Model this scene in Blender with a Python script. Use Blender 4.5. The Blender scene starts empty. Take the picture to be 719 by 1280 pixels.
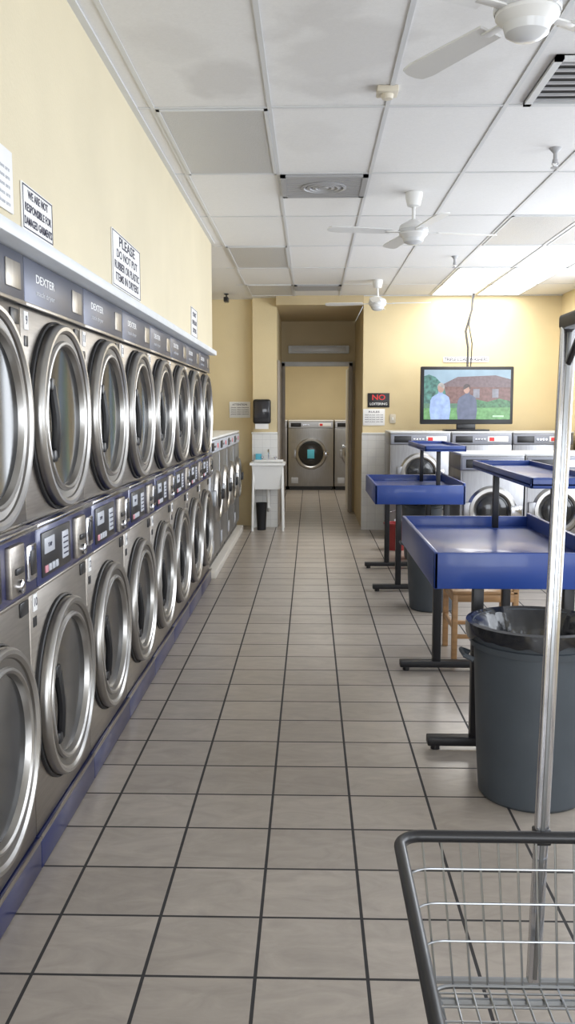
import bpy, bmesh, math, random
from mathutils import Matrix, Vector
random.seed(4)
R=math.radians
scene=bpy.context.scene
scene.view_settings.view_transform='Standard'

# ---------------------------------------------------------------- materials
def newmat(name):
    m=bpy.data.materials.new(name); m.use_nodes=True
    return m,m.node_tree,m.node_tree.nodes['Principled BSDF']
def pmat(name,col,rough=.5,metal=0,emit=None,es=0,noise=0,nscale=8,bump=0,bscale=60,coat=0,stretch=None):
    m,nt,b=newmat(name)
    b.inputs['Base Color'].default_value=(*col,1); b.inputs['Roughness'].default_value=rough
    b.inputs['Metallic'].default_value=metal
    if coat: b.inputs['Coat Weight'].default_value=coat; b.inputs['Coat Roughness'].default_value=.08
    if emit: b.inputs['Emission Color'].default_value=(*emit,1); b.inputs['Emission Strength'].default_value=es
    tc=nt.nodes.new('ShaderNodeTexCoord'); mp=nt.nodes.new('ShaderNodeMapping')
    nt.links.new(tc.outputs['Object'],mp.inputs[0])
    if stretch: mp.inputs['Scale'].default_value=stretch
    if noise:
        n=nt.nodes.new('ShaderNodeTexNoise'); n.inputs['Scale'].default_value=nscale; n.inputs['Detail'].default_value=4
        nt.links.new(mp.outputs[0],n.inputs['Vector'])
        mr=nt.nodes.new('ShaderNodeMapRange'); mr.inputs[1].default_value=.3; mr.inputs[2].default_value=.7
        mr.inputs[3].default_value=1-noise; mr.inputs[4].default_value=1+noise
        nt.links.new(n.outputs[0],mr.inputs[0])
        mx=nt.nodes.new('ShaderNodeVectorMath'); mx.operation='SCALE'; mx.inputs[0].default_value=col
        nt.links.new(mr.outputs[0],mx.inputs['Scale']); nt.links.new(mx.outputs[0],b.inputs['Base Color'])
        if emit: nt.links.new(mx.outputs[0],b.inputs['Emission Color'])
    if bump:
        n2=nt.nodes.new('ShaderNodeTexNoise'); n2.inputs['Scale'].default_value=bscale; n2.inputs['Detail'].default_value=3
        nt.links.new(mp.outputs[0],n2.inputs['Vector'])
        bp=nt.nodes.new('ShaderNodeBump'); bp.inputs['Strength'].default_value=bump; bp.inputs['Distance'].default_value=.01
        nt.links.new(n2.outputs[0],bp.inputs['Height']); nt.links.new(bp.outputs[0],b.inputs['Normal'])
    return m

M_wall=pmat('wall_cream_paint',(.645,.575,.415),.6,noise=.05,nscale=1.5,bump=.15,bscale=90)
M_wallb=pmat('wall_yellow_paint',(.68,.565,.34),.6,noise=.05,nscale=1.5,bump=.15,bscale=90)
M_wall_shade=pmat('wall_yellow_shaded',(.52,.42,.25),.6,noise=.05,nscale=2)  # wall yellow darkened: the recess's dimmer light is put into the colour
M_white=pmat('white_enamel',(.8,.8,.78),.35)
M_ledge=pmat('white_ledge_paint',(.70,.73,.76),.4,noise=.05,nscale=6)
M_trim=pmat('door_frame_paint',(.36,.32,.28),.5)
M_steel=pmat('brushed_steel',(.38,.35,.315),.36,1,noise=.10,nscale=6,bump=.05,bscale=40,stretch=(1,1,14))
M_steelp=pmat('steel_panel',(.36,.335,.30),.38,1,noise=.12,nscale=4,bump=.05,bscale=60,stretch=(12,1,1))
M_ring=pmat('brushed_door_ring',(.47,.46,.445),.33,1,noise=.08,nscale=10)
M_ring2=pmat('door_ring_dark',(.24,.23,.22),.35,1)
M_chrome=pmat('chrome',(.60,.61,.65),.16,1)
M_wire=pmat('cart_wire',(.30,.31,.32),.3,1)
M_slate=pmat('slate_header_panel',(.10,.11,.15),.35,.5)
M_blue=pmat('blue_control_band',(.012,.02,.10),.28,.1,coat=.4)
M_tblue=pmat('blue_laminate',(.016,.055,.27),.38,coat=.2,noise=.06,nscale=5)
M_black=pmat('black_plastic',(.012,.012,.014),.35)
M_blackm=pmat('black_painted_steel',(.015,.015,.018),.4,.2)
M_glass=pmat('dark_door_glass',(.020,.021,.023),.13,coat=.2)
M_gasket=pmat('rubber_gasket',(.02,.02,.022),.5)
M_paper=pmat('paper_white',(.80,.80,.80),.6)
M_ink=pmat('ink_dark_blue',(.02,.02,.05),.6)
M_red=pmat('sign_red',(.65,.03,.03),.5)
M_redd=pmat('bucket_red',(.30,.03,.03),.5)
M_pink=pmat('label_pink',(.6,.25,.3),.5)
M_can=pmat('grey_can_plastic',(.058,.070,.084),.5,noise=.08,nscale=6,bump=.05,bscale=30)
M_bag=pmat('black_bin_liner',(.010,.011,.014),.2,bump=.5,bscale=14,coat=.3)
M_wood=pmat('chair_wood',(.42,.24,.11),.4,noise=.2,nscale=6,stretch=(1,1,6))
M_fan=pmat('fan_white',(.72,.72,.71),.35)
M_fglass=pmat('fan_diffuser',(.62,.63,.64),.25)
M_lens=pmat('prismatic_light_lens',(.50,.50,.50),.35,bump=.4,bscale=120)
M_lit=pmat('lit_light_lens',(.9,.9,.9),.4,emit=(1,.98,.95),es=4)
M_vent=pmat('vent_grey',(.36,.36,.37),.5)
M_ventd=pmat('vent_dark',(.03,.028,.026),.6)
M_grid=pmat('ceiling_grid_metal',(.60,.61,.62),.4)
M_beige=pmat('beige_plastic',(.62,.57,.47),.5)
M_alu=pmat('aluminium_frame',(.5,.5,.52),.35,.8)
M_label=pmat('label_grey',(.45,.47,.52),.4)
M_curb=pmat('curb_tile',(.6,.57,.52),.5)
M_silver=pmat('silver_washer_steel',(.42,.43,.45),.36,1,noise=.08,nscale=5,stretch=(10,1,1))
M_silver2=pmat('grey_washer_steel',(.33,.33,.345),.38,1,noise=.10,nscale=5,stretch=(10,1,1))
M_top=pmat('washer_top_grey',(.55,.56,.57),.4)

def tilemat(name,c1,c2,cm,w,h,mort,off,rough=.35,axes='XY',nz=.12,nsc=5,bump=.3):
    m,nt,b=newmat(name); N=nt.nodes; L=nt.links
    tc=N.new('ShaderNodeTexCoord'); mp=N.new('ShaderNodeMapping'); mp.inputs['Location'].default_value=(off[0],off[1],0)
    src=tc.outputs['Object']
    if axes!='XY':
        s=N.new('ShaderNodeSeparateXYZ'); c=N.new('ShaderNodeCombineXYZ'); L.new(src,s.inputs[0])
        L.new(s.outputs[axes[0]],c.inputs[0]); L.new(s.outputs[axes[1]],c.inputs[1]); src=c.outputs[0]
    L.new(src,mp.inputs[0])
    br=N.new('ShaderNodeTexBrick'); br.offset=0; br.squash=1
    br.inputs['Scale'].default_value=1; br.inputs['Brick Width'].default_value=w; br.inputs['Row Height'].default_value=h
    br.inputs['Mortar Size'].default_value=mort; br.inputs['Mortar Smooth'].default_value=.15
    br.inputs['Color1'].default_value=(*c1,1); br.inputs['Color2'].default_value=(*c2,1); br.inputs['Mortar'].default_value=(*cm,1)
    L.new(mp.outputs[0],br.inputs['Vector'])
    n=N.new('ShaderNodeTexNoise'); n.inputs['Scale'].default_value=nsc; n.inputs['Detail'].default_value=8; n.inputs['Roughness'].default_value=.65
    n.inputs['Distortion'].default_value=1.2
    mp2=N.new('ShaderNodeMapping'); mp2.inputs['Scale'].default_value=(1,2.2,1) if name.startswith('floor') else (1,1,1)
    L.new(src,mp2.inputs[0]); L.new(mp2.outputs[0],n.inputs['Vector'])
    mr=N.new('ShaderNodeMapRange'); mr.inputs[1].default_value=.3; mr.inputs[2].default_value=.7; mr.inputs[3].default_value=1-nz; mr.inputs[4].default_value=1+nz
    L.new(n.outputs[0],mr.inputs[0])
    vm=N.new('ShaderNodeVectorMath'); vm.operation='SCALE'; L.new(br.outputs['Color'],vm.inputs[0]); L.new(mr.outputs[0],vm.inputs['Scale'])
    L.new(vm.outputs[0],b.inputs['Base Color'])
    mr2=N.new('ShaderNodeMapRange'); mr2.inputs[3].default_value=rough; mr2.inputs[4].default_value=.8
    L.new(br.outputs['Fac'],mr2.inputs[0]); L.new(mr2.outputs[0],b.inputs['Roughness'])
    sub=N.new('ShaderNodeMath'); sub.operation='MULTIPLY_ADD'; sub.inputs[1].default_value=-1
    mu=N.new('ShaderNodeMath'); mu.operation='MULTIPLY'; mu.inputs[1].default_value=.35; L.new(n.outputs[0],mu.inputs[0])
    L.new(br.outputs['Fac'],sub.inputs[0]); L.new(mu.outputs[0],sub.inputs[2])
    bp=N.new('ShaderNodeBump'); bp.inputs['Strength'].default_value=bump; bp.inputs['Distance'].default_value=.004
    L.new(sub.outputs[0],bp.inputs['Height']); L.new(bp.outputs[0],b.inputs['Normal'])
    return m,nt,vm,b
M_floor,_,_,_=tilemat('floor_ceramic_tile',(.365,.322,.280),(.31,.272,.236),(.026,.024,.025),.32,.305,.0056,(.153,-2.38),.3,nz=.15)
M_wtile,_,_,_=tilemat('white_wall_tile',(.72,.72,.70),(.68,.68,.67),(.5,.5,.5),.11,.11,.002,(0,0),.25,axes='XZ',nz=.03)
M_ceil,nt,vm,b=tilemat('acoustic_ceiling_tile',(.745,.74,.735),(.68,.675,.67),(.6,.6,.6),.59,1.27,.002,(.21,-4.7),.8,nz=.035,nsc=45,bump=.2)
# water stains on the old tiles
N=nt.nodes; L=nt.links
tc=N.new('ShaderNodeTexCoord'); n=N.new('ShaderNodeTexNoise'); n.inputs['Scale'].default_value=3.2; n.inputs['Detail'].default_value=5; n.inputs['Distortion'].default_value=.3
L.new(tc.outputs['Object'],n.inputs['Vector'])
prev=None
for (cx,cy,rx,ry,st) in [(-.40,4.36,.16,.24,.30),(.10,4.05,.28,.48,.27),(-.58,3.9,.14,.18,.15),(.62,4.3,.18,.25,.12),(-.02,5.2,.18,.28,.10),(.75,3.5,.25,.4,.14)]:
    v=N.new('ShaderNodeVectorMath'); v.operation='SUBTRACT'; L.new(tc.outputs['Object'],v.inputs[0]); v.inputs[1].default_value=(cx,cy,0)
    v2=N.new('ShaderNodeVectorMath'); v2.operation='MULTIPLY'; L.new(v.outputs[0],v2.inputs[0]); v2.inputs[1].default_value=(1/rx,1/ry,0)
    ln=N.new('ShaderNodeVectorMath'); ln.operation='LENGTH'; L.new(v2.outputs[0],ln.inputs[0])
    ad=N.new('ShaderNodeMath'); ad.operation='MULTIPLY_ADD'; L.new(n.outputs[0],ad.inputs[0]); ad.inputs[1].default_value=2.6; L.new(ln.outputs['Value'],ad.inputs[2])
    mr=N.new('ShaderNodeMapRange'); mr.inputs[1].default_value=2.6; mr.inputs[2].default_value=2.0; mr.inputs[3].default_value=0; mr.inputs[4].default_value=st; L.new(ad.outputs[0],mr.inputs[0])
    if prev is None: prev=mr.outputs[0]
    else:
        mx=N.new('ShaderNodeMath'); mx.operation='MAXIMUM'; L.new(prev,mx.inputs[0]); L.new(mr.outputs[0],mx.inputs[1]); prev=mx.outputs[0]
mix=N.new('ShaderNodeMix'); mix.data_type='RGBA'; L.new(prev,mix.inputs['Factor']); L.new(vm.outputs[0],mix.inputs['A'])
mix.inputs['B'].default_value=(.36,.34,.33,1); L.new(mix.outputs['Result'],b.inputs['Base Color'])

# ---------------------------------------------------------------- mesh builder
FRONT=Matrix.Rotation(R(90),4,'X')   # local Z -> -Y
class MB:
    def __init__(s): s.bm=bmesh.new(); s.mats=[]
    def mi(s,m):
        if m not in s.mats: s.mats.append(m)
        return s.mats.index(m)
    def merge(s,t,mat,M=None):
        i=s.mi(mat)
        if M is not None: bmesh.ops.transform(t,matrix=M,verts=t.verts)
        bmesh.ops.recalc_face_normals(t,faces=t.faces)
        for f in t.faces: f.material_index=i; f.smooth=True
        me=bpy.data.meshes.new('tmp'); t.to_mesh(me); t.free(); s.bm.from_mesh(me); bpy.data.meshes.remove(me)
    def box(s,x0,x1,y0,y1,z0,z1,mat,bev=0,M=None,seg=2):
        t=bmesh.new(); bmesh.ops.create_cube(t,size=1)
        for v in t.verts: v.co=Vector(((x0+x1)/2+v.co.x*(x1-x0),(y0+y1)/2+v.co.y*(y1-y0),(z0+z1)/2+v.co.z*(z1-z0)))
        if bev: bmesh.ops.bevel(t,geom=t.edges[:],offset=bev,segments=seg,affect='EDGES',profile=.5)
        s.merge(t,mat,M)
    def lathe(s,prof,mat,M=None,seg=48,rip=None):
        t=bmesh.new(); rings=[]
        for k,(r,h) in enumerate(prof):
            if r<=1e-6: rings.append([t.verts.new((0,0,h))])
            else:
                ring=[]
                for j in range(seg):
                    a=2*math.pi*j/seg; rr,hh=(r,h) if rip is None else rip(a,r,h,k)
                    ring.append(t.verts.new((rr*math.cos(a),rr*math.sin(a),hh)))
                rings.append(ring)
        for A,B in zip(rings[:-1],rings[1:]):
            for j in range(seg):
                k=(j+1)%seg
                if len(A)==1 and len(B)==1: continue
                if len(A)==1: t.faces.new((A[0],B[j],B[k]))
                elif len(B)==1: t.faces.new((A[j],A[k],B[0]))
                else: t.faces.new((A[j],A[k],B[k],B[j]))
        s.merge(t,mat,M)
    def tube(s,pts,r,mat,seg=8,closed=False,M=None):
        t=bmesh.new(); P=[Vector(p) for p in pts]; n=len(P); rings=[]; up=None
        for i in range(n):
            if closed: d=P[(i+1)%n]-P[i-1]
            else: d=P[min(i+1,n-1)]-P[max(i-1,0)]
            d.normalize()
            if up is None:
                up=Vector((0,0,1)) if abs(d.z)<.9 else Vector((1,0,0))
            u=(up-d*up.dot(d)).normalized(); w=d.cross(u); up=u
            rings.append([t.verts.new(P[i]+r*(math.cos(2*math.pi*j/seg+.39)*u+math.sin(2*math.pi*j/seg+.39)*w)) for j in range(seg)])
        rng=range(n) if closed else range(n-1)
        for i in rng:
            A=rings[i];B=rings[(i+1)%n]
            for j in range(seg):
                k=(j+1)%seg; t.faces.new((A[j],A[k],B[k],B[j]))
        if not closed: t.faces.new(rings[0][::-1]); t.faces.new(rings[-1])
        s.merge(t,mat,M)
    def poly(s,pts,depth,mat,M=None):   # polygon in XZ, extruded in Y
        t=bmesh.new(); a=[t.verts.new((p[0],0,p[1])) for p in pts]; b=[t.verts.new((p[0],depth,p[1])) for p in pts]
        n=len(pts); t.faces.new(a); t.faces.new(b[::-1])
        for i in range(n): t.faces.new((a[i],a[(i+1)%n],b[(i+1)%n],b[i]))
        s.merge(t,mat,M)
    def text(s,body,size,loc,mat,M=None,width=None,bold=.006):
        c=bpy.data.curves.new('t','FONT'); c.body=body; c.size=size; c.align_x='CENTER'; c.align_y='CENTER'; c.extrude=.0004; c.resolution_u=3
        c.offset=size*bold
        o=bpy.data.objects.new('t',c); scene.collection.objects.link(o)
        dg=bpy.context.evaluated_depsgraph_get(); dg.update()
        me=bpy.data.meshes.new_from_object(o.evaluated_get(dg))
        t=bmesh.new(); t.from_mesh(me); bpy.data.meshes.remove(me)
        bpy.data.objects.remove(o); bpy.data.curves.remove(c)
        x0=min(v.co.x for v in t.verts); x1=max(v.co.x for v in t.verts)
        sx=width/(x1-x0) if width else 1
        T=Matrix.Translation(loc)@FRONT@Matrix.Diagonal((sx,1,1,1))
        bmesh.ops.transform(t,matrix=T,verts=t.verts)
        s.merge(t,mat,M)
    def mesh(s,name,angle=35):
        me=bpy.data.meshes.new(name); s.bm.to_mesh(me); s.bm.free()
        for m in s.mats: me.materials.append(m)
        me.set_sharp_from_angle(angle=R(angle)); return me
    def obj(s,name,loc=(0,0,0),rz=0):
        return place(s.mesh(name),name,loc,rz)
def place(me,name,loc=(0,0,0),rz=0):
    o=bpy.data.objects.new(name,me); scene.collection.objects.link(o); o.location=loc; o.rotation_euler=(0,0,rz); return o
def slab(name,x0,x1,y0,y1,z0,z1,mat):
    b=MB(); b.box(x0,x1,y0,y1,z0,z1,mat); return b.obj(name)

CZ=3.12
# ---------------------------------------------------------------- room shell
slab('floor',-1.95,3.42,-3.1,19.4,-.1,0,M_floor)
slab('ceiling',-1.95,3.42,-3.1,12.62,CZ,CZ+.1,M_ceil)
b=MB(); b.box(-1.15,-.905,-3,8.34,2.152,CZ,M_wall); b.obj('wall_left')
b=MB(); b.box(-1.15,-.905,-3,.64,0,2.105,M_wall); b.obj('wall_left_lower')
b=MB(); b.box(-1.15,-.865,-3,8.34,2.108,2.15,M_ledge,.006); b.obj('trim_1')
slab('wall_left_outer',-1.95,-1.86,-3,12.6,0,CZ,M_wallb)
slab('wall_partition',-1.86,-.96,8.36,8.42,0,CZ,M_wallb)
slab('wall_back_left',-1.86,-.79,12.5,12.6,0,CZ,M_wallb)
slab('wall_column',-.79,-.46,12.35,14.3,0,CZ,M_wallb)
slab('wall_back_right',.70,3.3,12.1,12.25,0,CZ,M_wallb)
slab('wall_recess_right',.70,.85,12.25,14.3,0,2.99,M_wall_shade)
slab('ceiling_recess',-.46,.70,12.1,14.3,3.0,CZ,M_wall_shade)
b=MB(); b.box(-1.6,-.42,14.3,14.42,0,3.0,M_wall_shade); b.box(.62,2.0,14.3,14.42,0,3.0,M_wall_shade); b.box(-.42,.62,14.3,14.42,2.32,3.0,M_wall_shade); b.obj('wall_doorway')
slab('wall_backroom_left',-1.7,-1.6,14.3,19.3,0,3.0,M_wallb)
slab('wall_backroom_right',2.0,2.1,14.3,19.3,0,3.0,M_wallb)
slab('wall_backroom_end',-1.6,2.0,19.2,19.3,0,3.0,M_wallb)
slab('ceiling_backroom',-1.7,2.1,14.3,19.3,3.0,3.1,M_white)
slab('trim_2',-.80,-.45,12.33,12.349,.0,1.29,M_wtile)
slab('trim_3',.69,3.28,12.08,12.099,.0,1.29,M_wtile)
b=MB(); b.box(-.81,-.45,12.32,12.345,1.29,1.315,M_white,.004); b.obj('trim_5')
b=MB(); b.box(.69,3.28,12.07,12.095,1.29,1.315,M_white,.004); b.obj('trim_6')
def windowwall(name,along,fixed,a0,a1,wins,z0,z1,th):
    b=MB()
    def bx(p,q,za,zb):
        if along=='Y': b.box(fixed,fixed+th,p,q,za,zb,M_wallb)
        else: b.box(p,q,fixed,fixed+th,za,zb,M_wallb)
    cur=a0
    for (p,q) in wins:
        bx(cur,p,0,CZ); bx(p,q,0,z0); bx(p,q,z1,CZ); cur=q
    bx(cur,a1,0,CZ); b.obj(name)
    for (p,q) in wins:
        w=MB(); f=fixed+th/2
        def fb(p0,q0,za,zb):
            if along=='Y': w.box(f-.03,f+.03,p0,q0,za,zb,M_alu)
            else: w.box(p0,q0,f-.03,f+.03,za,zb,M_alu)
        n=3; s=(q-p)/n
        for i in range(n+1):
            c=p+s*i; c=min(max(c,p+.03),q-.03); fb(c-.03,c+.03,z0,z1)
        fb(p,q,z0,z0+.06); fb(p,q,z1-.06,z1)
        w.obj('window_%d'%(len([o for o in bpy.data.objects if o.name.startswith('window_')])+1))
windowwall('wall_right','Y',3.3,-3,12.25,[(-1.8,1.4),(2.2,5.2),(5.9,10.4)],.75,2.98,.12)
windowwall('wall_front','X',-3.1,-.9,3.3,[(-.6,3.0)],.3,2.65,.1)
b=MB()
b.box(-.455,-.40,14.24,14.298,0,2.36,M_trim,.004); b.box(.60,.66,14.24,14.298,0,2.36,M_trim,.004); b.box(-.455,.66,14.24,14.298,2.30,2.37,M_ledge,.004)
b.obj('trim_4')
b=MB(); b.box(.60,.645,14.48,15.35,.01,2.29,M_white,.004); b.lathe([(0,.06),(.03,.055),(.03,.03),(.012,.02),(.012,0)],M_chrome,Matrix.Translation((.60,15.25,1.0))@Matrix.Rotation(R(-90),4,'Y'),16)
b.obj('door_1')
b=MB(); b.box(-.457,-.43,12.5,13.4,.01,2.3,M_trim,.004); b.obj('door_2')  # brown door leaf along the left side of the recess
b=MB(); b.box(-.35,.6,14.22,14.298,2.5,2.62,M_ledge,.01); b.box(-.3,.55,14.2,14.22,2.52,2.6,M_fglass,.006); b.obj('wall_light_fixture')

# ceiling grid
b=MB(); xs=[-.80+.59*i for i in range(8)]; ys=[4.7+1.27*i for i in range(-6,6)]
for x in xs: b.box(x-.011,x+.011,-3,12.1,CZ-.006,CZ-.0005,M_grid)
for y in ys:
    if y<12.1: b.box(-.905,3.3,y-.011,y+.011,CZ-.005,CZ-.0005,M_grid)
b.box(-.905,-.875,-3,8.34,CZ-.012,CZ-.0005,M_grid); b.box(.70,3.3,12.07,12.1,CZ-.012,CZ-.0005,M_grid)
b.obj('ceiling_grid')
def panel(x0,x1,y0,y1,mat,name='ceiling_light_panel'):
    b=MB(); b.box(x0+.015,x1-.015,y0+.015,y1-.015,CZ-.006,CZ-.001,mat)
    for (a,c,d,e) in [(x0+.012,x0+.03,y0+.012,y1-.012),(x1-.03,x1-.012,y0+.012,y1-.012),(x0+.012,x1-.012,y0+.012,y0+.03),(x0+.012,x1-.012,y1-.03,y1-.012)]:
        b.box(a,c,d,e,CZ-.011,CZ-.001,M_grid)
    b.obj(name)
panel(-.80,-.21,4.7,5.97,M_lens); panel(-.80,-.21,8.51,9.78,M_lens); panel(-.80,-.21,11.05,12.05,M_lens)
panel(1.56,2.15,7.24,8.51,M_lens); panel(2.15,2.74,7.24,8.51,M_lens)
panel(1.56,2.15,11.05,12.05,M_lit); panel(2.15,2.74,11.05,12.05,M_lit); panel(1.56,2.15,9.78,11.05,M_lit); panel(2.15,2.74,9.78,11.05,M_lit)
def vent(x0,x1,y0,y1,round_=False,dark=False,name='ceiling_vent'):
    b=MB(); m=M_vent; fr=M_vent if not dark else M_grid
    b.box(x0+.01,x1-.01,y0+.01,y1-.01,CZ-.006,CZ-.001,M_ventd)
    for (a,c,d,e) in [(x0+.01,x0+.045,y0+.01,y1-.01),(x1-.045,x1-.01,y0+.01,y1-.01),(x0+.01,x1-.01,y0+.01,y0+.045),(x0+.01,x1-.01,y1-.045,y1-.01)]:
        b.box(a,c,d,e,CZ-.02,CZ-.001,fr)
    n=14 if not dark else 7; s=(y1-y0-.09)/n
    for i in range(n):
        y=y0+.045+s*(i+.5); b.box(x0+.04,x1-.04,y-s*(.38 if not dark else .11),y+s*(.38 if not dark else .11),CZ-.017,CZ-.008,m)
    if round_:
        C=Matrix.Translation(((x0+x1)/2,(y0+y1)/2,CZ-.012))@Matrix.Rotation(math.pi,4,'X')
        for r in (.15,.11,.07): b.lathe([(r,0),(r+.004,.01),(r-.015,.014),(r-.02,.0)],M_vent,C,32)
        b.lathe([(.04,0),(.03,.012),(0,.014)],M_vent,C,32)
    b.obj(name)
vent(-.21,.38,5.97,6.57,True); vent(-.21,.38,11.05,11.5); vent(1.04,1.62,4.05,4.68,dark=True)
def sprinkler(x,y):
    b=MB(); T=Matrix.Translation((x,y,CZ-.001))@Matrix.Rotation(math.pi,4,'X')
    b.lathe([(0,0),(.035,0),(.033,.006),(.02,.02),(.012,.03),(.012,.06),(.016,.065),(.016,.08),(.005,.085),(0,.085)],M_vent,T,20)
    b.tube([(x-.014,y,CZ-.07),(x-.018,y,CZ-.09),(x,y,CZ-.11),(x+.018,y,CZ-.09),(x+.014,y,CZ-.07)],.003,M_chrome,6)
    b.lathe([(0,.108),(.025,.108),(.025,.112),(0,.112)],M_vent,T,16); b.obj('fire_sprinkler')
sprinkler(1.42,5.45); sprinkler(1.42,9.1)
b=MB(); b.box(.31,.41,4.4,4.5,CZ-.03,CZ-.001,M_beige,.005); b.lathe([(.03,0),(.025,.02),(0,.024)],M_beige,Matrix.Translation((.36,4.45,CZ-.03))@Matrix.Rotation(math.pi,4,'X'),20); b.obj('motion_detector')
b=MB(); b.lathe([(0,0),(.03,0),(.03,.01),(.01,.015),(.01,.05),(0,.05)],M_black,Matrix.Translation((-1.1,11.9,CZ-.001))@Matrix.Rotation(math.pi,4,'X'),16)
b.box(-1.13,-1.07,11.80,11.94,CZ-.11,CZ-.05,M_black,.008); b.lathe([(.02,0),(.02,.02),(0,.021)],M_glass,Matrix.Translation((-1.1,11.80,CZ-.08))@FRONT,16); b.obj('security_camera')

# ---------------------------------------------------------------- ceiling fans
def fan(x,y,rot,name='ceiling_fan'):
    b=MB(); D=Matrix.Rotation(math.pi,4,'X')
    b.lathe([(0,0),(.06,0),(.06,.03),(.045,.09),(.02,.10),(.0,.10)],M_fan,D,28)
    b.lathe([(.012,.09),(.012,.2)],M_fan,D,12)
    b.lathe([(0,.185),(.03,.185),(.05,.2),(.09,.22),(.10,.235),(.10,.285),(.085,.30),(.07,.315),(0,.315)],M_fan,D,36)
    b.lathe([(.102,.25),(.106,.255),(.106,.268),(.102,.273)],M_fglass,D,36)
    b.lathe([(.075,.31),(.068,.335),(.04,.352),(0,.356)],M_fglass,D,28)
    for k in range(4):
        A=Matrix.Rotation(rot+k*math.pi/2,4,'Z')
        b.box(.08,.2,-.018,.018,-.275,-.268,M_fan,.002,A)
        t=bmesh.new(); out=[(.17,-.045),(.55,-.055),(.60,-.046),(.615,-.02),(.615,.02),(.60,.046),(.55,.055),(.17,.045)]
        up=[t.verts.new((p[0],p[1],.004)) for p in out]; lo=[t.verts.new((p[0],p[1],-.004)) for p in out]
        t.faces.new(up); t.faces.new(lo[::-1])
        for i in range(8): t.faces.new((up[i],up[(i+1)%8],lo[(i+1)%8],lo[i]))
        b.merge(t,M_fan,A@Matrix.Translation((0,0,-.268))@Matrix.Rotation(R(9),4,'X'))
    return b.obj(name,(x,y,CZ-.001))
fan(.68,3.0,R(120)); fan(.72,6.5,R(12)); fan(.78,10.7,R(-8))

# ---------------------------------------------------------------- stacked dryers
def dryer_door(b,cz,cx=.012):
    T=Matrix.Translation((cx,-.005,cz))@FRONT@Matrix.Diagonal((1.045,1.045,1,1))
    b.lathe([(.332,-.003),(.332,.010),(.326,.014)],M_gasket,T,64)
    b.lathe([(.319,0),(.323,.028),(.321,.042),(.314,.050),(.302,.050),(.292,.042)],M_ring,T,72)
    b.lathe([(.292,.042),(.289,.036),(.276,.034),(.262,.032)],M_ring2,T,72)
    b.lathe([(.266,.034),(.262,.044),(.254,.046),(.247,.040),(.242,.02),(.238,-.01)],M_ring,T,72)
    b.lathe([(.249,.022),(.20,.012),(.10,.004),(0,.001)],M_glass,T,64)
    pts=[]
    for i in range(11):
        a=R(152+(218-152)*i/10); rr=.23-.03*math.sin(i/10*math.pi)
        pts.append((cx+rr*math.cos(a),-.046-.012*math.sin(i/10*math.pi),cz+rr*math.sin(a)))
    b.tube(pts,.016,M_black,8)
    b.box(cx-.235,cx-.19,-.058,-.02,cz+.09,cz+.135,M_black,.008); b.box(cx-.225,cx-.18,-.058,-.02,cz-.16,cz-.115,M_black,.008)
    b.box(cx+.31,cx+.362,-.035,-.004,cz-.06,cz+.06,M_steel,.006)
    b.tube([(cx+.345,-.036,cz-.075),(cx+.345,-.036,cz+.075)],.009,M_chrome,10)
W=.77
def dryer_mesh(no):
    b=MB(); h=W/2-.002
    b.box(-h,h,.012,.85,.0,2.104,M_steelp)
    b.box(-h+.002,h-.002,-.004,.012,1.232,1.94,M_steel,.004)
    b.box(-h+.002,h-.002,-.004,.012,.125,.985,M_steel,.004)
    b.box(-h,h,-.022,.012,1.948,2.104,M_slate,.006)
    b.box(-h,h,-.027,-.018,1.944,1.956,M_steel,.002)
    b.text('DEXTER',.04,(-.15,-.0225,2.045),M_paper,width=.22); b.text('stack dryer',.026,(-.15,-.0225,2.0),M_label,width=.22)
    b.box(.2,.34,-.026,-.02,1.985,2.07,M_steelp,.003)
    b.box(-h,h,-.035,.012,1.0,1.222,M_blue,.012)
    b.box(-h,h,-.042,-.03,1.205,1.222,M_chrome,.003); b.box(-h,h,-.040,-.03,.998,1.010,M_steel,.003)
    b.box(-.34,.02,-.041,-.03,1.03,1.185,M_black,.004)
    b.box(-.32,-.20,-.044,-.04,1.11,1.165,M_label,.002); b.text('TEMP',.02,(-.26,-.0445,1.137),M_ink)
    for i in range(4): b.box(-.32+.042*i,-.29+.042*i,-.046,-.04,1.045,1.07,M_pink if i==0 else M_label,.002)
    b.box(-.10,-.02,-.044,-.04,1.06,1.16,M_label,.002)
    for i in range(4): b.box(-.09,-.03,-.0455,-.0435,1.075+.02*i,1.080+.02*i,M_ink)
    b.box(.07,.20,-.055,-.03,1.03,1.19,M_steel,.006); b.box(.10,.17,-.062,-.05,1.10,1.12,M_black,.002)
    b.lathe([(.022,0),(.022,.012),(.016,.016),(0,.016)],M_chrome,Matrix.Translation((.135,-.055,1.06))@FRONT,20)
    b.box(.25,.34,-.05,-.03,1.05,1.17,M_chrome,.006); b.box(.27,.32,-.054,-.048,1.07,1.15,M_black,.002)
    b.box(-h,h,-.02,.012,.004,.12,M_blue,.006); b.box(-h,h,-.024,-.016,.112,.124,M_steel,.002)
    dryer_door(b,1.58); dryer_door(b,.562,-.02)
    for z,n in ((1.90,no*2+1),(.945,no*2+2)):
        b.box(-.352,-.310,-.008,-.003,z-.030,z+.030,M_paper,.001); b.text(str(n),.042,(-.331,-.0085,z),M_ink)
        b.box(.28,.36,-.010,-.003,z-.020,z+.028,M_black,.003)
        b.box(-.352,-.315,-.007,-.003,z-.085,z-.05,M_black,.002)
    return b.mesh('stacked_dryer')
for k in range(-3,7):
    me=dryer_mesh(k+4)
    place(me,'stacked_dryer',(-.955,3.345+W*k,0),R(90))

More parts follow.
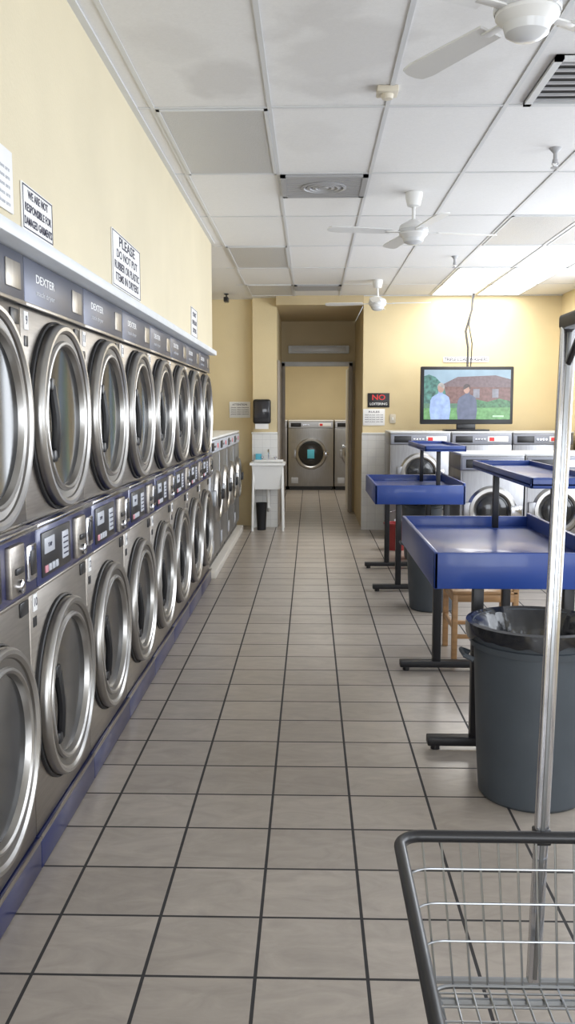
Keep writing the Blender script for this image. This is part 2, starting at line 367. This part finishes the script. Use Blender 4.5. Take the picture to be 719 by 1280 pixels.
# ---------------------------------------------------------------- front load washers
def washer_mesh(w,h,d,doorz,dr,kind=0,hdr=None,body=None,top=None):
    b=MB(); x=w/2-.003; body=body or M_steel; hdr=hdr or (M_blue if kind==0 else M_label)
    b.box(-x,x,.0,d,.08,h-.16,body,.006); b.box(-x+.02,x-.02,.03,d-.02,0,.08,M_black)
    b.box(-x,x,0.01,d,h-.16,h-.02,body,.006); b.box(-x,x,-.01,d,h-.025,h,top or M_white,.008)
    b.box(-x+.01,x-.01,-.012,.012,h-.155,h-.035,hdr,.006)
    b.box(-x+.05,-x+.26,-.017,-.01,h-.135,h-.055,M_black,.004); b.box(x-.3,x-.05,-.017,-.01,h-.125,h-.06,M_paper if kind else M_label,.003)
    b.box(x-.28,x-.22,-.02,-.015,h-.115,h-.07,M_red,.002)
    for i in range(4): b.lathe([(.012,0),(.012,.008),(0,.009)],M_chrome,Matrix.Translation((-x+.30+.035*i,-.012,h-.095))@FRONT,12)
    b.box(-x+.02,x-.02,-.006,.004,.10,h-.17,body,.004)
    T=Matrix.Translation((0,-.006,doorz))@FRONT
    b.lathe([(dr+.02,0),(dr+.02,.02),(dr,.045),(dr-.03,.05),(dr-.05,.035),(dr-.06,.02)],M_ring,T,48)
    b.lathe([(dr-.05,.035),(dr-.065,.03),(dr-.075,.04)],M_gasket,T,48)
    b.lathe([(dr-.06,.03),(dr-.10,.045),(dr*.4,.055),(0,.058)],M_glass,T,40)
    b.box(dr-.05,dr+.06,-.075,-.03,doorz-.05,doorz+.05,M_black if kind==0 else M_chrome,.012)
    b.box(-dr-.06,-dr+.02,-.045,0,doorz-.08,doorz+.08,body,.008)
    b.box(-x+.06,-x+.2,-.01,-.002,.14,.26,M_label,.003)
    if kind==2: b.box(-.07,.07,-.075,-.063,doorz-.09,doorz+.09,pmat('cyan_label',(.1,.5,.65),.5),.002)
    return b.mesh('front_load_washer')
M_hdr=pmat('washer_header_grey',(.24,.25,.29),.4)
wm=washer_mesh(.84,1.27,.78,.68,.24,0,M_label,M_silver)
for i in range(4): place(wm,'front_load_washer',(-.95,8.87+.85*i,.08),R(90))
b=MB(); b.box(-1.8,-.90,8.44,11.95,0,.078,M_curb,.01); b.obj('washer_curb')
wm2=washer_mesh(.75,1.35,.8,.84,.23,1,M_hdr,M_silver2,M_top)
for i in range(3): place(wm2,'front_load_washer',(1.36+.755*i,11.15,0))
wm3=washer_mesh(.61,1.2,.75,.66,.215,1,M_hdr,M_silver2,M_top)
for i in range(3): place(wm3,'front_load_washer',(1.73+.615*i,8.55,0))
wm4=washer_mesh(.92,1.42,.9,.74,.30,0,M_label,M_silver)
wm5=washer_mesh(.92,1.42,.9,.74,.30,2,M_label,M_silver)
for i in range(3): place(wm5 if i==1 else wm4,'large_washer',(-.93+.94*i,18.2,0))

# ---------------------------------------------------------------- tables
def folding_table(yn,yf):
    b=MB(); x0,x1=.57,1.36; y0,y1=yn,yf
    b.box(x0+.02,x1-.02,y0+.02,y1-.02,.865,.895,M_tblue,.004)
    t=.022
    b.box(x0,x0+t,y0,y1,.785,.955,M_tblue,.006); b.box(x1-t,x1,y0,y1,.785,.975,M_tblue,.006)
    b.box(x0,x1,y0,y0+t,.785,.955,M_tblue,.006); b.box(x0,x1,y1-t,y1,.785,.955,M_tblue,.006)
    for y in (y0+.04,y1-.12):
        b.box(.76,.81,y,y+.05,.05,.87,M_blackm,.004); b.box(1.18,1.23,y,y+.05,.05,.87,M_blackm,.004)
        b.box(x0-.01,x1,y-.01,y+.06,.022,.062,M_blackm,.006)
        b.box(x0+.05,x1-.05,y+.005,y+.045,.83,.868,M_blackm,.003)
        for xx in (x0+.03,x1-.06): b.lathe([(0,0),(.022,0),(.022,.024),(0,.024)],M_black,Matrix.Translation((xx,y+.025,0)),14)
        b.box(1.11,1.145,y+.005,y+.04,.89,1.265,M_blackm,.003)
    b.box(.785,.81,y0+.09,y1-.12,.79,.825,M_blackm,.003)
    b.box(1.0,1.36,y0,y1,1.262,1.272,M_tblue,.002)
    b.box(1.0,1.015,y0,y1,1.25,1.30,M_tblue,.004); b.box(1.345,1.36,y0,y1,1.25,1.30,M_tblue,.004)
    b.box(1.0,1.36,y0,y0+.015,1.25,1.30,M_tblue,.004); b.box(1.0,1.36,y1-.015,y1,1.25,1.30,M_tblue,.004)
    return b.obj('folding_table')
folding_table(4.08,5.55); folding_table(7.85,9.2)

# ---------------------------------------------------------------- trash cans
def trash_can(x,y,h,rt,rb,name='trash_can'):
    b=MB()
    b.lathe([(0,.0),(rb-.01,0),(rb,.012),(rb+.012*(1),h*.25),(rb+(rt-rb)*.62,h*.72),(rt-.012,h*.86),(rt+.0,h*.865),(rt+.004,h*.90),(rt-.004,h*.905),(rt,h*.965),(rt+.014,h*.97),(rt+.016,h-.004),(rt+.008,h),(rt-.01,h-.002),(rt-.02,h*.9),(rb-.01,.03),(0,.03)],M_can,None,64)
    for s in (-1,1):
        b.tube([(s*(rt+.0),-.06,h*.8),(s*(rt+.035),-.05,h*.82),(s*(rt+.04),0,h*.83),(s*(rt+.035),.05,h*.82),(s*(rt+.0),.06,h*.8)],.011,M_can,8)
    ph=[random.random()*6.28 for _ in range(6)]
    def rip(a,r,hh,k):
        w=sum(math.sin(a*f+ph[i]+k*.5)*c for i,(f,c) in enumerate([(5,.5),(9,.35),(14,.3),(23,.2)]))
        amp=[.006,.005,.003,.004,.010,.02,.03,.03,.02][min(k,8)]
        dz=0
        if k==0: dz=.014*w
        if k in (4,5): dz=.012*w
        return r+amp*w*.5+(.004 if k<3 else 0),hh+dz
    b.lathe([(rt+.018,h-.050),(rt+.020,h-.024),(rt+.018,h+.003),(rt+.004,h+.008),(rt-.03,h-.02),(rt-.06,h-.09),(rt-.08,h-.2),(rt-.09,h*.4),(rb*.5,.1),(0,.08)],M_bag,None,120,rip)
    return b.obj(name,(x,y,0))
trash_can(.935,3.66,.735,.262,.218)
trash_can(1.0,7.22,.66,.23,.185); trash_can(1.22,9.75,.66,.23,.185)
b=MB(); b.lathe([(0,0),(.11,0),(.14,.30),(.15,.305),(.15,.315),(.135,.315),(.105,.02),(0,.02)],M_redd,None,32)
b.tube([(.145,0,.30),(.13,.0,.38),(.07,.0,.44),(0,0,.46),(-.07,0,.44),(-.13,0,.38),(-.145,0,.30)],.004,M_chrome,6); b.obj('red_bucket',(1.0,10.35,0))

# ---------------------------------------------------------------- chair (faces left)
def chair(x,y,rz):
    b=MB(); s=.21
    b.box(-s,s,-s,s,.435,.46,M_wood,.008)
    for sx in (-1,1):
        b.box(sx*s-.018*(1+sx),sx*s+.018*(1-sx),-s,-s+.036,0,.436,M_wood,.004)
        b.box(sx*s-.018*(1+sx),sx*s+.018*(1-sx),s-.036,s,0,.88,M_wood,.004)
        b.box(sx*s-.014*(1+sx),sx*s+.014*(1-sx),-s+.03,s-.03,.15,.175,M_wood,.003); b.box(sx*s-.014*(1+sx),sx*s+.014*(1-sx),-s+.03,s-.03,.39,.436,M_wood,.003)
    b.box(-s+.03,s-.03,-s+.008,-s+.03,.38,.436,M_wood,.003); b.box(-s+.03,s-.03,-s+.008,-s+.03,.2,.23,M_wood,.003)
    b.box(-s+.03,s-.03,s-.03,s-.008,.81,.87,M_wood,.003); b.box(-s+.03,s-.03,s-.03,s-.008,.2,.24,M_wood,.003); b.box(-s+.03,s-.03,s-.03,s-.008,.5,.53,M_wood,.003)
    for i in range(5): xx=-s+.07+.07*i; b.box(xx-.012,xx+.012,s-.026,s-.012,.53,.81,M_wood,.002)
    return b.obj('wooden_chair',(x,y,0),rz)
chair(1.12,5.85,R(-90))

# ---------------------------------------------------------------- utility sink
b=MB()
t=bmesh.new()
def ringv(x,y,z): return [t.verts.new(p) for p in ((-x,-y,z),(x,-y,z),(x,y,z),(-x,y,z))]
rs=[ringv(.17,.15,.56),ringv(.21,.20,.88),ringv(.235,.225,.885),ringv(.235,.225,.915),ringv(.20,.19,.915),ringv(.16,.14,.60)]
t.faces.new(rs[0][::-1]); t.faces.new(rs[-1])
for A,B in zip(rs[:-1],rs[1:]):
    for i in range(4): t.faces.new((A[i],A[(i+1)%4],B[(i+1)%4],B[i]))
b.merge(t,M_white)
for sx in (-1,1):
    for sy in (-1,1): b.tube([(sx*.19,sy*.17,.86),(sx*.205,sy*.19,0)],.016,M_white,8)
b.box(-.2,.2,.16,.22,.905,.94,M_white,.005)
b.tube([(0,.18,.93),(0,.18,1.04),(0,.15,1.08),(0,.05,1.08),(0,.03,1.05)],.01,M_chrome,8)
for sx in (-1,1): b.lathe([(.008,0),(.008,.03),(.022,.035),(.022,.05),(0,.055)],M_chrome,Matrix.Translation((sx*.09,.18,.93)),12)
b.tube([(0,0,.58),(0,0,.3),(.0,.1,.25),(0,.2,.28)],.022,M_white,10)
b.box(-.18,-.10,.17,.22,.94,1.02,pmat('blue_soap_box',(.1,.45,.6),.5),.004)
sink=b.obj('utility_sink',(-.57,12.09,0))
b=MB(); b.lathe([(0,0),(.06,0),(.075,.36),(.08,.37),(.072,.37),(.055,.02),(0,.02)],M_blackm,None,24); wb=b.obj('waste_bin',(-.09,-.04,0)); wb.parent=sink
b=MB(); b.box(-.12,.12,0,.16,1.43,1.76,M_black,.03,seg=3); b.box(-.10,.10,-.004,.01,1.5,1.72,pmat('smoked_plastic',(.03,.03,.035),.1),.01); b.box(-.09,.09,.03,.05,1.36,1.44,M_paper)
b.obj('paper_towel_dispenser',(-.66,12.185,0))

# ---------------------------------------------------------------- TV
b=MB(); w,h=1.17,.72
b.box(-w/2,w/2,0,.07,0,h,M_black,.012); 
S=lambda n,c,e=.7,nz=.25,ns=14: pmat(n,c,.25,emit=c,es=e,noise=nz,nscale=ns)
sx0,sx1,sz0,sz1=-w/2+.04,w/2-.04,.06,h-.04
b.box(sx0,sx1,-.002,.002,sz0,sz1,S('screen_dark_green',(.05,.11,.07)))
b.box(sx0,sx1,-.003,-.001,sz0+.40,sz1,S('screen_sky',(.15,.21,.26),nz=.1,ns=5))
def lay(pts,dy,m): b.poly(pts,.0008,m,Matrix.Translation((0,dy,0)))
brick=S('screen_brick',(.10,.055,.05),nz=.3,ns=25)
lay([(sx0+.25,sz0+.2),(sx0+.25,sz0+.42),(sx1,sz0+.42),(sx1,sz0+.2)],-.004,brick)
lay([(sx0+.20,sz0+.42),(sx0+.42,sz0+.53),(sx0+.9,sz0+.55),(sx1,sz0+.50),(sx1,sz0+.40),(sx0+.2,sz0+.41)],-.0048,S('screen_roof',(.09,.065,.07),nz=.2,ns=30))
tree=S('screen_tree',(.035,.10,.085),nz=.6,ns=22)
lay([(sx0,sz0+.2),(sx0,sz0+.54),(sx0+.06,sz0+.56),(sx0+.14,sz0+.53),(sx0+.2,sz0+.47),(sx0+.25,sz0+.42),(sx0+.28,sz0+.3),(sx0+.27,sz0+.2)],-.0056,tree)
for q in (.62,.86): lay([(sx0+q,sz0+.27),(sx0+q,sz0+.38),(sx0+q+.08,sz0+.38),(sx0+q+.08,sz0+.27)],-.0056,S('screen_window',(.12,.12,.14)))
lay([(sx0+.55,sz0+.12),(sx0+.58,sz0+.22),(sx0+.66,sz0+.25),(sx0+.8,sz0+.22),(sx0+.95,sz0+.26),(sx1,sz0+.23),(sx1,sz0+.12)],-.0062,S('screen_hedge',(.035,.10,.045),nz=.5,ns=30))
lay([(sx0,sz0),(sx0,sz0+.14),(sx1,sz0+.15),(sx1,sz0)],-.0068,S('screen_lawn',(.07,.17,.06),nz=.3,ns=20))
def figure(cx,c,hc,s,flip=1):
    pts=[(-.12,0),(-.135,.12),(-.125,.24),(-.105,.285),(-.06,.315),(-.028,.33),(-.024,.36),(.028,.36),(.032,.33),(.07,.315),(.11,.285),(.125,.24),(.135,.12),(.12,0)]
    lay([(cx+p[0]*s,sz0+p[1]*s) for p in pts],-.0076,c)
    hd=[(cx+flip*.008+.042*s*math.cos(a),sz0+.40*s+.060*s*math.sin(a)) for a in [2*math.pi*i/20 for i in range(20)]]
    lay(hd,-.0084,S('screen_skin',(.24,.15,.12),nz=.15))
    ha=[(cx+flip*.008+.047*s*math.cos(a),sz0+.412*s+.055*s*math.sin(a)) for a in [R(-25)+R(230)*i/14 for i in range(15)]]+[(cx-flip*.02,sz0+.43*s)]
    lay(ha,-.0092,hc)
figure(-.34,S('screen_shirt_blue',(.17,.23,.38),nz=.2),S('screen_hair_grey',(.20,.19,.18)),.98,1)
figure(0.0,S('screen_shirt_grey',(.06,.07,.11),nz=.2),S('screen_hair_dark',(.05,.04,.04)),.95,-1)
b.box(sx1-.22,sx1-.08,-.012,-.010,sz0+.03,sz0+.05,S('screen_caption',(.25,.4,.25)))
b.box(-.12,.12,.02,.06,-.07,.02,M_black,.01); b.box(-.28,.28,-.08,.16,-.085,-.065,M_black,.01)
b.obj('television',(1.97,11.42,1.437),R(2))
b=MB(); b.tube([(1.98,11.5,2.16),(2.0,11.6,2.4),(1.99,11.75,2.62),(2.08,11.85,2.9),(2.10,11.9,CZ)],.014,M_black,8)
b.tube([(2.02,11.5,2.16),(2.05,11.6,2.45),(2.03,11.75,2.7),(2.12,11.9,CZ)],.008,M_black,6); b.obj('television_cable')

# ---------------------------------------------------------------- signs
def sign(name,w,h,lines,loc,rz,border=True,bg=M_paper,ink=M_ink):
    b=MB(); b.box(-w/2,w/2,-.006,0,-h/2,h/2,bg,.001)
    if border:
        e=.005; g=.0035
        for (x0,x1,z0,z1) in [(-w/2+e,w/2-e,h/2-e-g,h/2-e),(-w/2+e,w/2-e,-h/2+e,-h/2+e+g),(-w/2+e,-w/2+e+g,-h/2+e,h/2-e),(w/2-e-g,w/2-e,-h/2+e,h/2-e)]:
            b.box(x0,x1,-.0075,-.005,z0,z1,ink)
    for (s,size,z,wd,m) in lines: b.text(s,size,(0,-.0068,z),m or ink,width=wd*w,bold=.014)
    b.obj(name,loc,rz)
q=R(90); wx=-.904
sign('please_sign',.66,.255,[('PLEASE',.064,.086,.56,None),('DO NOT PUT',.052,.028,.74,None),('RUBBER OR PLASTIC',.052,-.027,.88,None),('ITEMS IN DRYERS',.052,-.080,.82,None)],(wx,4.47,2.30),q)
sign('not_responsible_sign',.33,.145,[('WE ARE NOT',.036,.042,.66,None),('RESPONSIBLE FOR',.036,.0,.86,None),('DAMAGED GARMENTS',.036,-.042,.90,None)],(wx,3.02,2.24),q)
sign('notice_paper',.40,.18,[('NOTICE',.03,.065,.4,None)]+[('all items left in machines are',.018,.032-.025*i,.85,M_label) for i in range(5)],(wx,2.57,2.28),q,False)
sign('small_notice',.34,.22,[('DO NOT',.05,.06,.6,None),('OVERLOAD',.05,0,.75,None),('DRYERS',.05,-.06,.6,None)],(wx,7.02,2.275),q)
sign('wall_notice',.29,.22,[('ATTENTION',.035,.07,.7,None)]+[('please clean machine',.02,.03-.03*i,.85,None) for i in range(4)],(-.98,12.495,1.62),0,False)
sign('no_loitering_sign',.29,.19,[('NO',.10,.035,.6,M_red),('LOITERING',.045,-.05,.8,M_paper)],(.91,12.095,1.745),0,False,M_black,M_red)
sign('rules_paper',.29,.22,[('RULES',.035,.07,.5,None)]+[('wash at your own risk',.02,.03-.03*i,.85,None) for i in range(4)],(.85,12.095,1.52),0,False)
sign('triple_load_washers_sign',.6,.07,[('TRIPLE LOAD WASHERS',.06,0,.95,None)],(2.06,12.095,2.28),0,False)
b=MB(); b.box(-.04,.04,-.01,0,-.06,.06,M_beige,.003); b.box(-.01,.01,-.018,-.008,-.02,.02,M_white,.002); b.obj('light_switch',(1.10,12.095,1.50))

# ---------------------------------------------------------------- laundry cart
b=MB(); X0,X1,Y0,Y1=.168,.76,.90,1.625; ZT,ZB=.80,.53; ins=.05
def rrect(x0,x1,y0,y1,z,r,n=6):
    P=[]
    for cx,cy,a0 in ((x1-r,y1-r,0),(x0+r,y1-r,90),(x0+r,y0+r,180),(x1-r,y0+r,270)):
        for i in range(n+1): a=R(a0+90*i/n); P.append((cx+r*math.cos(a),cy+r*math.sin(a),z))
    return P
b.tube(rrect(X0,X1,Y0,Y1,ZT,.045),.0115,M_black,12,True)
for k,f in enumerate((.22,.45,.7)):
    z=ZT+(ZB-ZT)*f; i=ins*f
    b.tube(rrect(X0+i,X1-i,Y0+i,Y1-i,z,.05),.0022,M_wire,6,True)
b.tube(rrect(X0+ins,X1-ins,Y0+ins,Y1-ins,ZB,.05),.0045,M_wire,8,True)
n=14
for i in range(n+1):
    f=i/n; x=X0+.045+(X1-X0-.09)*f; xb=X0+ins+.02+(X1-X0-2*ins-.04)*f
    b.tube([(x,Y1,ZT),(xb,Y1-ins,ZB),(xb,Y0+ins,ZB),(x,Y0,ZT)],.0022,M_wire,6)
n=15
for i in range(n+1):
    f=i/n; y=Y0+.045+(Y1-Y0-.09)*f; yb=Y0+ins+.02+(Y1-Y0-2*ins-.04)*f
    b.tube([(X0,y,ZT),(X0+ins,yb,ZB),(X1-ins,yb,ZB),(X1,y,ZT)],.0022,M_wire,6)
for x in (X0+.07,X1-.07):
    b.tube([(x,Y0+.06,ZB-.012),(x,Y1-.06,ZB-.012)],.009,M_wire,10)
    for y in (Y0+.08,Y1-.08):
        b.tube([(x,y,ZB-.01),(x,y,.11)],.011,M_wire,10)
        b.box(x-.02,x+.02,y-.015,y+.015,.08,.115,M_chrome,.003)
        b.lathe([(0,-.014),(.035,-.014),(.042,-.008),(.042,.008),(.035,.014),(0,.014)],M_black,Matrix.Translation((x,y,.042))@Matrix.Rotation(R(90),4,'Y'),20)
for y in (Y0+.08,Y1-.08): b.tube([(X0+.07,y,.16),(X1-.07,y,.16)],.009,M_wire,8); b.tube([(X0+.07,y,ZB-.012),(X1-.07,y,ZB-.012)],.009,M_wire,8)
for x in (X0+.07,X1-.07): b.tube([(x,Y0+.08,.16),(x,Y1-.08,.16)],.009,M_wire,8)
px=.46
lean=Matrix.Translation((px,0,1.76))@Matrix.Rotation(R(1.1),4,'Y')@Matrix.Translation((-px,0,-1.76))
for y in (Y0-.013,Y1+.013):
    b.box(px-.013,px+.013,y-.009,y+.009,ZB-.03,1.76,M_chrome,.004,lean)
    b.box(px-.004,px+.004,y-.0115,y+.0115,ZB-.02,1.74,M_wire,.001,lean)
    b.box(px-.034,px-.002,y-.013,y+.013,ZT-.018,ZT+.012,M_black,.003)
    b.tube([(X0+.07,y,ZB-.03),(X1-.07,y,ZB-.03)],.007,M_wire,8)
b.box(px-.014,px+.014,Y0-.03,Y1+.03,1.745,1.772,M_black,.006)
b.tube([(px,Y1+.013,1.68),(px,Y1-.08,1.745)],.006,M_black,8)
b.obj('laundry_cart')

# ---------------------------------------------------------------- lights
def area(name,loc,rot,sx,sy,p,col):
    l=bpy.data.lights.new(name,'AREA'); l.shape='RECTANGLE'; l.size=sx; l.size_y=sy; l.energy=p; l.color=col
    o=bpy.data.objects.new(name,l); scene.collection.objects.link(o); o.location=loc; o.rotation_euler=rot; return o
day=(.92,.955,1.0)
for i,(yc,w) in enumerate(((-.2,3.2),(3.7,3.0),(8.15,4.5))):
    area('window_daylight',(3.55,yc,1.85),(0,R(90),0),2.2,w,[72,95,205][i],day)
area('storefront_daylight',(1.2,-3.3,1.5),(R(90),0,0),3.6,2.3,155,day)
area('backroom_fluorescent',(.2,16.8,2.98),(0,0,0),1.2,1.2,50,(1,.98,.93))
area('fluorescent_troffer',(2.15,10.9,3.10),(0,0,0),1.1,2.2,42,(1,.98,.95))
wd=bpy.data.worlds.new('World'); scene.world=wd; wd.use_nodes=True
bg=wd.node_tree.nodes['Background']; bg.inputs[0].default_value=(.75,.86,1,1); bg.inputs[1].default_value=1.35

# ---------------------------------------------------------------- camera
cam=bpy.data.cameras.new('camera'); co=bpy.data.objects.new('camera',cam); scene.collection.objects.link(co)
cam.sensor_fit='VERTICAL'; cam.sensor_height=36; cam.lens=36*1120/1280; cam.clip_start=.05
co.location=(0,0,1.6); co.rotation_euler=(R(90-6.42),0,R(1.46)); scene.camera=co
